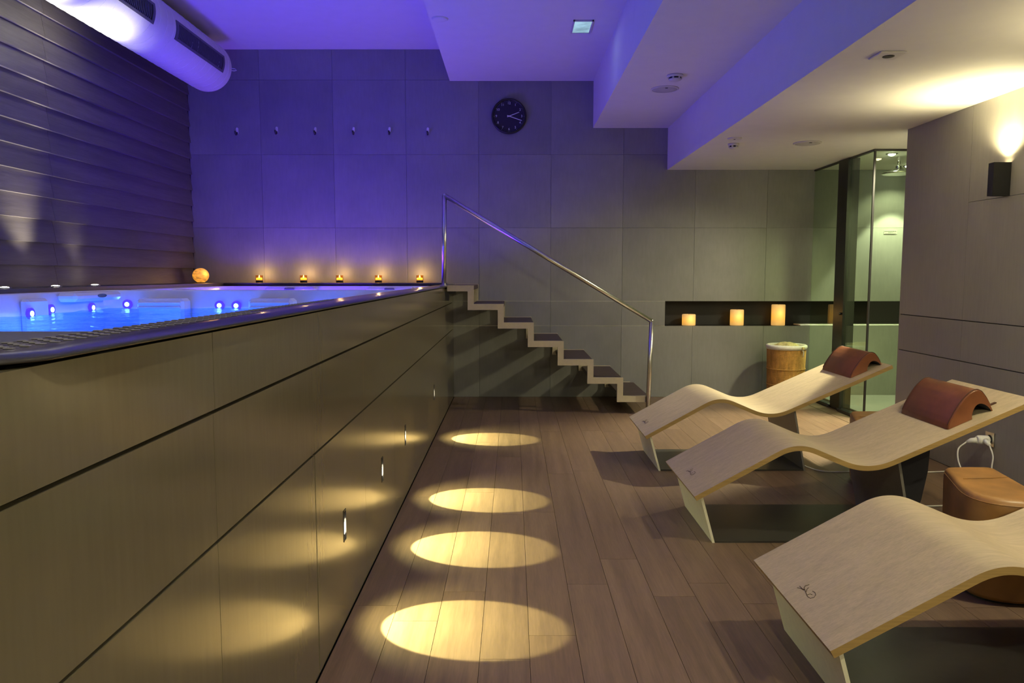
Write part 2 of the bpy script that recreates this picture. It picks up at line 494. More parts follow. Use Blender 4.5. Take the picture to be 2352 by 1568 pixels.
# pool cladding
wp = obj('wall_pool', MB().box(XP - .14, XP - .02, 0.82, YB, 0, 1.182).box(XL, XP - .02, 0.82, 0.94, 0, 1.182), M['joint'])
tag(wp, 'raised pool side clad in brown-grey panels with recessed lamps', 'wall', kind='structure')
ZA, ZB, ZT = 0.733, 1.013, 1.180
STEPY = [2.70, 3.50, 4.27, 5.86]
ST_Z = 0.366
for r, (z0, z1) in enumerate([(0.004, ZA), (ZA, ZB), (ZB, ZT)]):
    cols = [0.80, 1.535] + [2.31 + .785 * q for q in range(8)]
    if r == 2: cols = [0.80, 1.545] + [3.095 + 1.57 * q for q in range(4)]
    cols = [c for c in cols if c < YB - .2] + [YB]
    for a, b in zip(cols[:-1], cols[1:]):
        ga = gb = .0012
        if r == 0 and abs(a - 2.31) < .01: ga = .004
        if r == 0 and abs(b - 2.31) < .01: gb = .004
        zz0 = z0 + (.004 if r else 0); zz1 = z1 - (.004 if r < 2 else 0)
        hit = [s for s in STEPY if a < s < b] if r == 0 else []
        if hit:   # panel with a slot cut for the lamp: four strips as one mesh
            s = hit[0]; w2, h2 = .0195, .0595
            m = MB()
            ys = [a + ga, s - w2, s + w2, b - gb]; zz = [zz0, ST_Z - h2, ST_Z + h2, zz1]
            for i in range(3):
                for j in range(3):
                    if i == 1 and j == 1: continue
                    m.add([(XP, ys[i], zz[j]), (XP, ys[i + 1], zz[j]), (XP, ys[i + 1], zz[j + 1]), (XP, ys[i], zz[j + 1])], [(0, 1, 2, 3)])
            # slot walls and outer edges
            for (p, q, u, v) in ((ys[1], ys[2], zz[1], zz[1]), (ys[2], ys[2], zz[1], zz[2]), (ys[2], ys[1], zz[2], zz[2]), (ys[1], ys[1], zz[2], zz[1]),
                                 (ys[0], ys[3], zz[0], zz[0]), (ys[3], ys[3], zz[0], zz[3]), (ys[3], ys[0], zz[3], zz[3]), (ys[0], ys[0], zz[3], zz[0])):
                m.add([(XP, p, u), (XP, q, v), (XP - .02, q, v), (XP - .02, p, u)], [(0, 1, 2, 3)])
            o = obj('panel', m, M['pooltile'], wp, fix=True)
            # recalculated normals of an open sheet may point inwards: make the face look to +x
            me = o.data
            big = max(me.polygons, key=lambda p_: p_.area)
            if big.normal.x < 0: me.flip_normals()
        else:
            unit_piece('panel', XP - .02, XP, a + ga, b - gb, zz0, zz1, M['pooltile'], wp)
# the short end of the raised pool
for a, b in ((XL, -2.4), (-2.4, -1.5), (-1.5, XP)):
    for z0, z1 in ((.004, ZA), (ZA, ZB), (ZB, ZT)):
        unit_piece('panel', a + .001, b - .001, .80, .82, z0 + .003, z1 - .003, M['pooltile'], wp)

# ------------------------------------------------------------------ step lamps in the cladding
wh = ['nearest', 'second', 'third', 'farthest']
lab = ['recessed wall lamp in pool side, nearest to the viewer', 'recessed wall lamp in pool side, second from the viewer',
       'recessed wall lamp in pool side, third from the viewer', 'recessed wall lamp in pool side, farthest, near the stairs']
for i, sy in enumerate(STEPY):
    t = empty('step_lamp', (XP - .02, sy, ST_Z - .06), lab[i], 'lamp', 'step lamps along the pool side')
    m = MB()
    w2, h2 = .019, .059
    m.box(XP - .019, XP - .010, sy - w2, sy + w2, ST_Z - h2, ST_Z + h2)
    for a, b, c, d in ((-w2, -w2 + .003, -h2, h2), (w2 - .003, w2, -h2, h2), (-w2, w2, -h2, -h2 + .003), (-w2, w2, h2 - .003, h2)):
        m.box(XP - .017, XP + .002, sy + a, sy + b, ST_Z + c, ST_Z + d)
    obj('housing', m, M['darksteel'], t)
    m = MB().lathe([(.0, 0), (.0125, 0), (.0125, .004), (.010, .006), (0.0, .0065)], (XP - .0075, sy, ST_Z - .012), 16, axis='x')
    # lens stretched upright
    m.v = [(v[0], v[1], ST_Z - .012 + (v[2] - ST_Z + .012) * 2.2) for v in m.v]
    obj('lens', m, M['stepglow'], t)
    src = (XP + .008, sy, ST_Z - .005)
    ang = math.radians(43.5)
    aim = (src[0] + math.sin(ang), sy - .10, src[2] - math.cos(ang))
    light('lamp_beam', 'SPOT', src, P_STEP, STEPC, t, aim, spot_size=math.radians(47), spot_blend=0.10, shadow_soft_size=0.006)
    aim2 = (src[0] + math.sin(ang), sy, src[2] - math.cos(ang) * .9)
    light('lamp_halo', 'SPOT', src, P_STEP * .20, STEPC, t, aim2, spot_size=math.radians(92), spot_blend=0.9, shadow_soft_size=0.006)

# ------------------------------------------------------------------ swim spa
ZR = 1.197
spa = empty('swim_spa', (-1.8, 4.3, 0.4), 'white two-zone swim spa glowing blue and violet, sunk in the raised deck', 'swim spa')
def rrect(x0, x1, y0, y1, r, z, n=6):
    pts = []
    for cx, cy, a0 in ((x1 - r, y1 - r, 0), (x0 + r, y1 - r, PI / 2), (x0 + r, y0 + r, PI), (x1 - r, y0 + r, 1.5 * PI)):
        for i in range(n + 1):
            a = a0 + PI / 2 * i / n
            pts.append((cx + r * math.cos(a), cy + r * math.sin(a), z))
    return pts
def basin(x0, x1, y0, y1, ztop, zbot, r=.12, lip=.035):
    rs = [rrect(x0 - lip, x1 + lip, y0 - lip, y1 + lip, r + lip, ztop - .03),
          rrect(x0 - lip, x1 + lip, y0 - lip, y1 + lip, r + lip, ztop - .004),
          rrect(x0 - lip + .006, x1 + lip - .006, y0 - lip + .006, y1 + lip - .006, r + lip - .006, ztop),
          rrect(x0 - .008, x1 + .008, y0 - .008, y1 + .008, r, ztop),
          rrect(x0, x1, y0, y1, r, ztop - .01)]
    for f in (.25, .6, .9):
        rs.append(rrect(x0 + .05 * f, x1 - .05 * f, y0 + .05 * f, y1 - .05 * f, r, ztop - (ztop - zbot) * f))
    rs.append(rrect(x0 + .12, x1 - .12, y0 + .12, y1 - .12, r, zbot))
    return MB().rings(rs, 0, True, True, False, True)
SX0, SX1 = -2.88, -0.775
D0, D1 = 5.32, 5.50
s1 = obj('swim_basin', basin(SX0, SX1, 1.36, D0, 1.192, 0.45), M['shell'], spa, fix=False)
s2 = obj('seating_basin', basin(SX0, SX1, D1, 7.44, 1.190, 0.45, .2), M['shell'], spa, fix=False)
# divider cap between the zones
m = MB().bevbox(SX0 + .02, SX1 - .02, D0 + .0, D1 - .0, 1.02, 1.172, .015)
obj('divider', m, M['shell'], spa)
# water
def wave_sheet(x0, x1, y0, y1, z, nx, ny, amp):
    vs = []; fs = []
    for j in range(ny + 1):
        for i in range(nx + 1):
            xx = x0 + (x1 - x0) * i / nx; yy = y0 + (y1 - y0) * j / ny
            h = amp * (math.sin(xx * 17 + 2.1 * math.sin(yy * 9)) + .7 * math.sin(yy * 23 + 1.7 * math.sin(xx * 13)) + .5 * math.sin((xx + yy) * 41))
            vs.append((xx, yy, z + h))
    for j in range(ny):
        for i in range(nx):
            a = j * (nx + 1) + i; fs.append((a, a + 1, a + nx + 2, a + nx + 1))
    return MB().add(vs, fs, 0, True)
obj('water_surface', wave_sheet(SX0 + .022, SX1 - .022, 1.38, D0 - .022, 1.062, 60, 110, .0025), M['water1'], spa, fix=False)
obj('water_surface', wave_sheet(SX0 + .022, SX1 - .022, D1 + .022, 7.42, 1.075, 50, 50, .0012), M['water2'], spa, fix=False)
# foam line along the near end
m = MB()
rng = random.Random(3)
for i in range(420):
    fx = rng.uniform(SX0 + .1, SX1 - .06); fy = 1.40 + abs(rng.gauss(0, .05)) + (0.10 if fx > -1.1 else 0) * rng.random(); r = rng.uniform(.006, .017)
    n = 6
    m.rings([[(fx + r * math.cos(2 * PI * j / n), fy + r * math.sin(2 * PI * j / n), 1.062) for j in range(n)],
             [(fx + r * .6 * math.cos(2 * PI * j / n), fy + r * .6 * math.sin(2 * PI * j / n), 1.062 + r * .8) for j in range(n)]], 0, True, True, False, True)
tag(obj('foam', m, M['foam'], spa), kind='stuff')
# headrests, steps and ribs of the shell
def hump(y0, y1, xw, d, z0, z1):      # a rounded block growing out of the left inner wall
    return MB().bevbox(xw - .01, xw + d, y0, y1, z0, z1, min(d, z1 - z0) * .35)
for y0, y1 in ((2.2, 2.8), (3.2, 3.75), (4.66, 5.22)):
    h = obj('headrest', hump(y0, y1, SX0 + .01, .12, 1.128, 1.186), M['shell'], spa)
    m = MB(); yc_ = (y0 + y1) / 2 + .02
    n = 16
    m.rings([[(SX0 + .128 + e, yc_ + .055 * math.cos(2 * PI * j / n) * q, 1.162 + .013 * math.sin(2 * PI * j / n) * q) for j in range(n)] for e, q in ((0, 1), (.006, .95), (.006, .75), (.003, .7))], 0, False, True, False, True)
    obj('vent', m, M['vent'], h)
for y0, y1 in ((4.30, 4.50), (3.90, 4.05)):
    obj('shell_rib', hump(y0, y1, SX0 + .015, .05, .80, 1.16), M['shell'], spa)
for x0, x1 in ((-2.63, -2.30), (-1.85, -1.54), (-1.20, -.95)):
    st = obj('moulded_step', MB().bevbox(x0, x1, D0 - .16, D0 - .02, .80, 1.135, .02), M['shell'], spa)
    obj('step_tread', MB().bevbox(x0 + .015, x1 - .015, D0 - .175, D0 - .15, 1.095, 1.112, .006).bevbox(x0 + .015, x1 - .015, D0 - .175, D0 - .15, 1.068, 1.08, .005), M['shell'], st)
for x0, x1 in ((-2.45, -1.95), (-1.45, -.98)):
    h = obj('headrest', MB().bevbox(x0, x1, 7.30, 7.44, 1.12, 1.182, .022), M['shell'], spa)
    obj('vent', MB().bevbox((x0 + x1) / 2 - .05, (x0 + x1) / 2 + .05, 7.285, 7.305, 1.148, 1.172, .008), M['vent'], h)
for y0, y1 in ((5.70, 6.0), (6.25, 6.5)):
    obj('headrest', MB().bevbox(SX0, SX0 + .14, y0, y1, 1.10, 1.178, .03), M['shell'], spa)
# jets with their little lamps
def jet(c, d):
    c = Vector(c); d = Vector(d)
    j = MB(); q = d.to_track_quat('Z', 'Y')
    for v, f in (([(.034, -.01), (.034, .004), (.026, .008), (.017, .006)], 0),):
        t = MB().lathe(v, (0, 0, 0), 18)
        j.add([q @ Vector(p) + c for p in t.v], t.f, 0, True)
    o = obj('jet', j, M['jetring'], spa)
    t = MB().lathe([(.016, .004), (.016, .009), (.008, .013)], (0, 0, 0), 14)
    k = MB().add([q @ Vector(p) + c for p in t.v], t.f, 0, True)
    jl = obj('jet_lamp', k, M['jetglow'], o)
    light('jet_light', 'POINT', c + d * .05, P_JET, (.08, .22, 1), jl, shadow_soft_size=.02)
SL = SX0 + .05
for yy, zz in ((4.31, 1.075), (4.58, 1.085), (5.03, 1.078), (2.4, 1.08), (3.1, 1.08), (3.6, 1.08)):
    jet((SL - .028 if yy not in (4.31,) else SL + .02, yy, zz), (1, .0, .0))
for xx, zz in ((-2.76, 1.09), (-2.10, 1.082), (-1.98, 1.08), (-1.4, 1.08)):
    jet((xx, D0 - .022, zz), (0, -1, 0))
# lamps under water
def wlamp(xx, yy, zz, mat, power, colr, size, name, tilt=0.0, tx=1.0):
    o = obj('underwater_lamp', MB().lathe([(0, 0), (.14, 0), (.14, .02), (.1, .03), (0, .032)], (xx, yy, zz), 24), mat, spa)
    light(name, 'AREA', (xx, yy, zz + .05), power, colr, o, (xx + tx, yy + tilt, zz + 3), shape='DISK', size=size)
CB1 = (0.05, 0.15, 1.0); CB2 = (0.13, 0.035, 1.0)
wlamp(-2.3, 2.4, .455, M['bluelamp'], P_POOL1, CB1, .9, 'pool_light')
wlamp(-2.3, 4.2, .455, M['bluelamp'], P_POOL1, CB1, .9, 'pool_light')
wlamp(-2.2, 6.35, .455, M['violetlamp'], P_POOL2, CB2, .9, 'seat_light', .9)

# coping of the near long side (bull-nosed), its anti-slip strip, deck corner
m = MB()
prof = [(-.67, 1.186), (-.67, 1.2005), (-.645, 1.201), (-.628, 1.199), (-.617, 1.195), (-.611, 1.190), (-.615, 1.187), (-.64, 1.185)]
path = []
R0 = .16; ye = .80
def sweep_ring(off, z):
    # plan path: along +y on the long side, rounded corner at the near end, then along -x
    pts = []
    X = off
    for yy in (YB - .002, 6, 4.5, 3, 2, 1.4, ye + .2):
        pts.append((X, yy, z))
    cx, cy = -.74, ye + .2
    r = X - cx
    for i in range(1, 10):
        a = -PI / 2 * i / 9
        pts.append((cx + r * math.cos(a), cy + (r) * math.sin(a), z))
    for xx in (-1.2, -2.2, XL): pts.append((xx, cy - r, z))
    return pts
rs = [sweep_ring(px, pz) for px, pz in prof]
m.rings(rs + [rs[0]], 0, True, False)
cop = obj('coping', m, M['coping'], spa)
# flat top between bull-nose and basin
m = MB().box(-.755, -.67, .94, YB - .002, 1.186, 1.1995)
obj('coping_top', m, M['coping'], spa)
m = MB().bevbox(SX0 - .1, -.755, .94, 1.335, 1.180, 1.1985, .003)
dk = obj('deck_corner', m, M['deck'], spa)
tag(dk, 'smooth grey deck at the near end of the pool')
m = MB()
for r_, xx in enumerate((-.745, -.725, -.705, -.685)):
    yy = 0.98 + (.017 if r_ % 2 else 0)
    while yy < (3.0 if r_ < 2 else 2.0):
        m.bevbox(xx - .0075, xx + .0075, yy, yy + .007, 1.1992, 1.2014, .001)
        yy += .034
tag(obj('antislip_studs', m, M['dimple'], cop), 'rows of small raised anti-slip bars', kind='stuff')

# ledges of dark stone round the far sides
lg = obj('trim_ledge', MB().box(XL + .0185, SX0 - .035, 0.95, YB - .001, 1.10, 1.218).box(SX0 - .035, -.70, 7.478, YB - .001, 1.1992, 1.218), M['ledge'])
tag(lg, 'dark stone ledge between the pool and the walls', 'ledge', kind='structure')

# uplights in the left ledge
ul = ['small round uplight in left ledge, nearest one', 'small round uplight in left ledge, middle one', 'small round uplight in left ledge, closest to the back wall']
for i, (ux, yy) in enumerate(((-3.10, 4.52), (-3.17, 5.14), (-3.23, 5.73))):
    t = empty('ledge_uplight', (ux, yy, 1.218), ul[i], 'lamp', 'uplights in the left ledge')
    obj('bezel', MB().lathe([(.040, 0), (.040, .004), (.028, .006), (.028, .002)], (ux, yy, 1.218), 20, cap1=False), M['steel'], t)
    obj('lens', MB().lathe([(.028, .001), (.026, .006), (.012, .010)], (ux, yy, 1.218), 20), M['uplamp'], t)
    light('uplight_beam', 'SPOT', (ux, yy, 1.235), P_LEDGE * (1.5, 2.2, .25)[i], (1, .97, .70), t, (-3.08, yy + (.15, .30, 0)[i], 3.1), spot_size=math.radians(27), spot_blend=1.0, shadow_soft_size=.03)
    light('uplight_spill', 'SPOT', (ux, yy, 1.235), P_LEDGE * (.70, .34, .05)[i], (1, .92, .70), t, (-3.50, yy - .25, 3.0), spot_size=math.radians(62), spot_blend=1.0, shadow_soft_size=.06)

# ------------------------------------------------------------------ candles on the back ledge, globe lamp
clab = ['tealight in amber glass on back ledge, first right of the globe lamp', 'tealight in amber glass on back ledge, second right of the globe lamp',
        'tealight in amber glass, middle of the five on the back ledge', 'tealight in amber glass on back ledge, second from the handrail',
        'tealight in amber glass on back ledge, nearest to the handrail']
for i, xx in enumerate((-2.63, -2.17, -1.797, -1.394, -.965)):
    yy = 7.70; z0 = 1.218
    t = empty('tealight_candle', (xx, yy, z0), clab[i], 'candle', 'tealights on the back ledge')
    obj('base', MB().lathe([(.034, 0), (.036, .004), (.036, .022), (.034, .024)], (xx, yy, z0), 20), M['blackcloth'], t)
    obj('glass_cup', MB().lathe([(.036, .024), (.038, .03), (.038, .078), (.035, .078), (.034, .03), (0.001, .028)], (xx, yy, z0), 20, cap0=False, cap1=False), M['amberglass'], t, fix=False)
    w_ = obj('wax', MB().lathe([(.030, .029), (.031, .050), (.012, .053)], (xx, yy, z0), 18), candle_mat('tealight_wax', z0 + .04, .03, 1.6), t)
    fl_ = obj('flame', MB().lathe([(.002, .052), (.006, .058), (.0065, .064), (.003, .074), (.0005, .08)], (xx, yy, z0), 10), M['flame'], t)
    light('candle_light', 'POINT', (xx, yy, z0 + .095), .85, (1, .60, .22), t, shadow_soft_size=.008)
gx, gy = -3.16, 7.52
t = empty('globe_lamp', (gx, gy, 1.218), 'glowing amber globe lamp in the corner of the ledge', 'lamp')
obj('globe', MB().lathe([(.035, .004)] + [(.079 * math.cos(a), .076 + .074 * math.sin(a)) for a in [-1.05 + .175 * i for i in range(15)]], (gx, gy, 1.218), 28), M['globe'], t)
obj('base', MB().lathe([(.045, 0), (.045, .006), (.036, .008)], (gx, gy, 1.218), 20), M['blackcloth'], t)
light('globe_light', 'POINT', (gx + .1, gy - .06, 1.33), .4, (1, .5, .12), t, shadow_soft_size=.05)

# ------------------------------------------------------------------ coat hooks
hl = ['first from the left', 'second from the left', 'third from the left', 'third from the right', 'second from the right', 'last on the right, nearest the clock']
for i, (xx, zz) in enumerate(((-2.86, 2.78), (-2.448, 2.789), (-2.046, 2.784), (-1.649, 2.784), (-1.278, 2.784), (-.881, 2.78))):
    t = empty('wall_hook', (xx, YB, zz), 'chrome coat hook on the tiled wall, ' + hl[i], 'hook', 'row of coat hooks')
    n = 10; poly = [(xx + .012 * math.cos(PI * j / n), zz + .028 + .012 * math.sin(PI * j / n)) for j in range(n + 1)] + [(xx - .012, zz - .02), (xx + .012, zz - .02)]
    obj('back_plate', MB().prism(poly, YB - .006, YB), M['white'], t)
    obj('hook_arm', MB().tube([(xx, YB - .004, zz - .012), (xx, YB - .02, zz - .032), (xx, YB - .04, zz - .038), (xx, YB - .056, zz - .028), (xx, YB - .062, zz - .004)], [.009, .009, .009, .0085, .009], 10), M['darksteel'], t)

# ------------------------------------------------------------------ clock
cx, cz = -.040, 2.93
t = empty('wall_clock', (cx, YB, cz - .18), 'round black wall clock with white numerals high on back wall', 'clock')
RC = .180
obj('case', MB().lathe([(RC - .01, 0), (RC, -.01), (RC, -.035), (RC - .006, -.042), (RC - .018, -.042), (RC - .022, -.03), (RC - .022, -.02)], (cx, YB, cz), 64, axis='y', cap0=True, cap1=False), M['black'], t)
face = obj('clock_dial', MB().lathe([(RC - .021, -.012), (RC - .021, -.022)], (cx, YB, cz), 64, axis='y'), M['blackface'], t)
def text_obj(txt, size, loc, mat, parent, rot=(PI / 2, 0, 0), name='numeral', bold=0.0):
    cu = bpy.data.curves.new('text_tmp', 'FONT'); cu.body = txt; cu.size = size; cu.align_x = 'CENTER'; cu.align_y = 'CENTER'; cu.extrude = .0006; cu.offset = bold
    to = bpy.data.objects.new('text_tmp', cu); COL.objects.link(to)
    bpy.context.view_layer.update()
    me = bpy.data.meshes.new_from_object(to.evaluated_get(bpy.context.evaluated_depsgraph_get()))
    bpy.data.objects.remove(to); bpy.data.curves.remove(cu)
    me.name = name; me.materials.clear(); me.materials.append(mat)
    o = bpy.data.objects.new(name, me); COL.objects.link(o)
    o.location = Vector(loc) - WORLD_OF.get(parent.name, Vector()); o.rotation_euler = rot; o.parent = parent
    return o
for k in range(1, 13):
    a = PI / 2 - 2 * PI * k / 12
    text_obj(str(k), .034, (cx + .131 * math.cos(a), YB - .0235, cz + .131 * math.sin(a)), M['white'], face)
m = MB()
for k in range(60):
    a = 2 * PI * k / 60; r = .0028 if k % 5 == 0 else .0012
    m.lathe([(r, -.0222), (r, -.0232)], (cx + .153 * math.cos(a), YB, cz + .153 * math.sin(a)), 6, axis='y')
tag(obj('minute_marks', m, M['white'], face), kind='stuff')
def hand(ang, L, w_, y):
    d = Vector((math.cos(ang), math.sin(ang))); p = Vector((-d.y, d.x))
    c = [d * -.02 - p * w_, d * L - p * w_ * .8, d * L + p * w_ * .8, d * -.02 + p * w_]
    return MB().prism([(cx + q.x, cz + q.y) for q in c], y - .0015, y)
obj('hour_hand', hand(math.radians(21), .112, .0036, YB - .026), M['white'], t)
obj('minute_hand', hand(math.radians(-19), .140, .0040, YB - .029), M['white'], t)
obj('hub', MB().lathe([(.006, -.022), (.006, -.034), (.004, -.036)], (cx, YB, cz), 14, axis='y'), M['white'], t)

# ------------------------------------------------------------------ ventilation duct
DX, DZ, DR, DE = -2.962, 3.306, .2345, 7.40
t = empty('air_duct', (DX, 2.0, DZ - DR), 'fat round white ventilation duct under the ceiling along the board wall', 'duct')
DS = -2.2
obj('pipe', MB().lathe([(DR, DS), (DR, DE - .02), (DR - .004, DE - .004), (DR - .012, DE), (DR * .6, DE + .004), (.01, DE + .005)], (DX, 0, DZ), 56, axis='y'), M['duct'], t)
m = MB(); n = 40; pts = []; pit = .115
turns = (DE - .03 - 2.6) / pit
pts = [(DX + (DR + .0006) * math.cos(2 * PI * j / n), 2.6 + pit * j / n, DZ + (DR + .0006) * math.sin(2 * PI * j / n)) for j in range(int(turns * n))]
m.tube(pts, .0017, 4)
tag(obj('spiral_seam', m, M['seam'], t), 'thin raised spiral seam')
def cyl(th, y, r): return (DX + r * math.cos(th), y, DZ + r * math.sin(th))
def grille(y0, y1):
    a0, a1 = math.radians(-25.5), math.radians(12.0)
    def patch(b0, b1, u0, u1, r0, r1, n=8):
        lo = []
        mbx = MB()
        A = [[cyl(b0 + (b1 - b0) * i / n, yy, r) for i in range(n + 1)] for yy, r in ((u0, r0), (u0, r1), (u1, r1), (u1, r0))]
        mbx.rings(A, 0, False, False)
        for side in (0, n): mbx.add([A[k][side] for k in range(4)], [(0, 1, 2, 3)])
        return mbx
    fr = MB(); bw = math.radians(5.0); fy = .035
    for args in ((a0, a1, y0, y0 + fy), (a0, a1, y1 - fy, y1), (a0, a0 + bw, y0 + fy, y1 - fy), (a1 - bw, a1, y0 + fy, y1 - fy)):
        p = patch(*args, DR - .004, DR + .007); fr.add(p.v, p.f)
    g = obj('grille', fr, M['grille'], t)
    p = patch(a0 + bw, a1 - bw, y0 + fy, y1 - fy, DR - .002, DR + .0015)
    obj('grille_backing', p, M['dark'], g)
    nsl = int((y1 - y0 - 2 * fy) / .024)
    proto = None
    for k in range(nsl):
        yy = y0 + fy + .012 + k * .024
        if proto is None:
            p = patch(a0 + bw, a1 - bw, yy - .004, yy + .004, DR, DR + .006, 5)
            proto = obj('slat', p, M['grille'], g); y00 = yy
        else:
            o = proto.copy(); COL.objects.link(o); o.location.y += yy - y00
grille(6.20, 7.20); grille(4.84, 5.84)
obj('hanger_loop', MB().tube([(DX + DR - .01, DE - .015, DZ - .01), (DX + DR + .03, DE - .01, DZ - .016), (DX + DR + .045, DE - .01, DZ - .03), (DX + DR + .02, DE - .01, DZ - .034), (DX + DR - .01, DE - .012, DZ - .03)], .004, 6), M['duct'], t)

# ------------------------------------------------------------------ ceiling fixtures
def detector(xx, yy, z, r, label):
    t = empty('smoke_detector', (xx, yy, z), label, 'detector')
    obj('base', MB().lathe([(r, 0), (r, -.012), (r * .92, -.018)], (xx, yy, z), 28), M['offwhite'], t)
    obj('sensor_slots', MB().lathe([(r * .74, -.018), (r * .70, -.030)], (xx, yy, z), 28), M['dark'], t)
    c = MB().lathe([(r * .78, -.030), (r * .74, -.038), (r * .4, -.046), (.01, -.047)], (xx, yy, z), 28)
    for k in range(6):
        a = 2 * PI * k / 6
        c.box(xx + r * .74 * math.cos(a) - .006, xx + r * .74 * math.cos(a) + .006, yy + r * .74 * math.sin(a) - .006, yy + r * .74 * math.sin(a) + .006, z - .032, z - .016)
    obj('sensor_cap', c, M['offwhite'], t)
def speaker(xx, yy, z, r, label):
    t = empty('ceiling_speaker', (xx, yy, z), label, 'speaker')
    obj('rim', MB().lathe([(r, 0), (r, -.006), (r - .012, -.010), (r - .014, -.004)], (xx, yy, z), 40, cap1=False), M['offwhite'], t)
    obj('grille', MB().lathe([(r - .013, -.002), (r - .013, -.007), (r * .6, -.010), (.008, -.011)], (xx, yy, z), 40), M['greygrille'], t)
    obj('badge', MB().box(xx - .01, xx + .01, yy - r * .62 - .006, yy - r * .62 + .006, z - .0125, z - .009), M['dark'], t)
speaker(1.243, 6.218, 2.815, .112, 'round speaker in the middle ceiling soffit beside a smoke detector')
detector(1.236, 5.80, 2.815, .062, 'white smoke detector on the middle ceiling soffit')
speaker(2.44, 6.26, 2.389, .112, 'round speaker in the lowest ceiling soffit in front of shower')
detector(1.84, 6.30, 2.389, .045, 'small white detector on the lowest soffit near its left edge')
dsc = empty('sprinkler', (1.775, 6.05, 2.389), 'small flat round sprinkler cover on the lowest soffit beside the small detector', 'sprinkler')
obj('disc', MB().lathe([(.055, 0), (.055, -.006), (.05, -.009)], (1.775, 6.05, 2.389), 24), M['offwhite'], dsc)
obj('screw', MB().lathe([(.008, -.009), (.007, -.011)], (1.775, 6.05, 2.389), 10), M['dark'], dsc)
t = empty('square_downlight', (1.86, 3.79, 2.389), 'square white downlight, switched off, in the lowest soffit', 'lamp')
obj('frame', MB().bevbox(1.795, 1.925, 3.725, 3.855, 2.380, 2.3885, .003), M['offwhite'], t)
obj('bulb_recess', MB().lathe([(.028, 0), (.028, -.011), (.02, -.0105)], (1.865, 3.79, 2.389), 20), M['dark'], t)
t = empty('led_panel', (.555, 6.15, 3.29), 'small square lit panel lamp in the upper ceiling soffit', 'lamp')
m = MB(); x0, x1, y0, y1 = .475, .635, 6.0, 6.30
for a, b, c, d in ((x0, x1, y0, y0 + .012), (x0, x1, y1 - .012, y1), (x0, x0 + .012, y0, y1), (x1 - .012, x1, y0, y1)): m.box(a, b, c, d, 3.278, 3.2895)
obj('frame', m, M['offwhite'], t)
obj('diffuser', MB().box(x0 + .012, x1 - .012, y0 + .012, y1 - .012, 3.283, 3.2885), M['ledglow'], t)
light('panel_light', 'AREA', (.555, 6.15, 3.275), .15, (.6, .8, 1), t, (.555, 6.15, 0), shape='SQUARE', size=.13)
t = empty('sprinkler', (-.57, 5.98, 3.29), 'flat round sprinkler cover at the edge of the upper soffit', 'sprinkler')
obj('disc', MB().lathe([(.06, 0), (.06, -.005), (.054, -.009), (.02, -.010)], (-.57, 5.98, 3.29), 28), M['paint'], t)
obj('rim', MB().lathe([(.066, 0), (.066, -.003), (.061, -.004)], (-.57, 5.98, 3.29), 28, cap1=False), M['paint'], t)

# ------------------------------------------------------------------ stairs
YS0, YS1 = 6.86, 6.90
nx = [-.363 + .279 * k for k in range(7)]
nz = [1.204 - .1725 * k for k in range(7)]
BW = .056
stair = empty('open_staircase', (.35, 7.3, 0), 'open staircase with pale zigzag stringers, dark wooden treads and steel handrail', 'staircase')
def zigzag(last):
    up = []; lo = []
    up.append((-.608, nz[0])); lo.append((-.608, nz[0] - BW))
    for k in range(6):
        up += [(nx[k], nz[k]), (nx[k], nz[k + 1])]
        lo += [(nx[k] - BW, nz[k] - BW), (nx[k] - BW, nz[k + 1] - BW)]
    up.append((last, nz[6])); lo.append((last, nz[6] - BW))
    return up, lo
def stringer(y0, y1, last):
    up, lo = zigzag(last); m = MB()
    for i in range(len(up) - 1):
        a, b, c, d = lo[i], lo[i + 1], up[i + 1], up[i]
        m.prism([a, b, c, d], y0, y1)
    return m
obj('stringer', stringer(YS0, YS1, 1.245), M['stringer'], stair)
obj('stringer', stringer(YB - .05, YB - .012, 1.245), M['stringer'], stair)
for k in range(7):
    x0 = -.606 if k == 0 else nx[k - 1] - .02
    x1 = nx[k] if k < 6 else 1.285
    z = nz[k]
    tr = obj('tread', MB().bevbox(x0, x1 - .002, YS1 + .001, YB - .051, z - .045, z - .004, .004), M['tread'], stair)
    if k: obj('antislip_inlay', MB().bevbox(x0 + .05, x1 - .035, YS1 + .04, YB - .09, z - .006, z - .0025, .001), M['tread'], tr)
obj('wall_bracket', MB().box(XP + .001, XP + .035, YS0 + .01, YS1 + .05, 1.06, 1.147).box(XP + .001, XP + .10, YS0 + .02, YS1 + .05, 1.125, 1.147), M['darksteel'], stair)

t = stair
yh = 6.84
A0, A1, B1, B0 = (-.632, yh, 1.20), (-.624, yh, 2.02), (1.283, yh, .874), (1.262, yh, 0.0)
def seg(p, q, r=.021): return MB().tube([p, q], r, 14)
obj('handrail_post', seg((A0[0] - .004, yh, 1.203), A1), M['steel'], t); obj('handrail_post', seg(B1, B0), M['steel'], t)
obj('handrail', seg((A1[0] - .004, yh, A1[2] + .002), (B1[0] + .004, yh, B1[2] - .002)), M['steel'], t)
obj('handrail_elbow', MB().lathe([(.0005, -.0215)] + [(.0215 * math.cos(a), .0215 * math.sin(a)) for a in [-1.2 + .4 * i for i in range(7)]] + [(.0005, .0215)], A1, 14), M['steel'], t)
obj('handrail_elbow', MB().lathe([(.0005, -.0215)] + [(.0215 * math.cos(a), .0215 * math.sin(a)) for a in [-1.2 + .4 * i for i in range(7)]] + [(.0005, .0215)], B1, 14), M['steel'], t)
obj('base_flange', MB().lathe([(.04, 0), (.04, .006), (.022, .009)], (B0[0], yh, 0), 20), M['steel'], t)
obj('base_flange', MB().lathe([(.034, 0), (.034, .006), (.022, .009)], (A0[0] - .010, yh, 1.2012), 20), M['steel'], t)
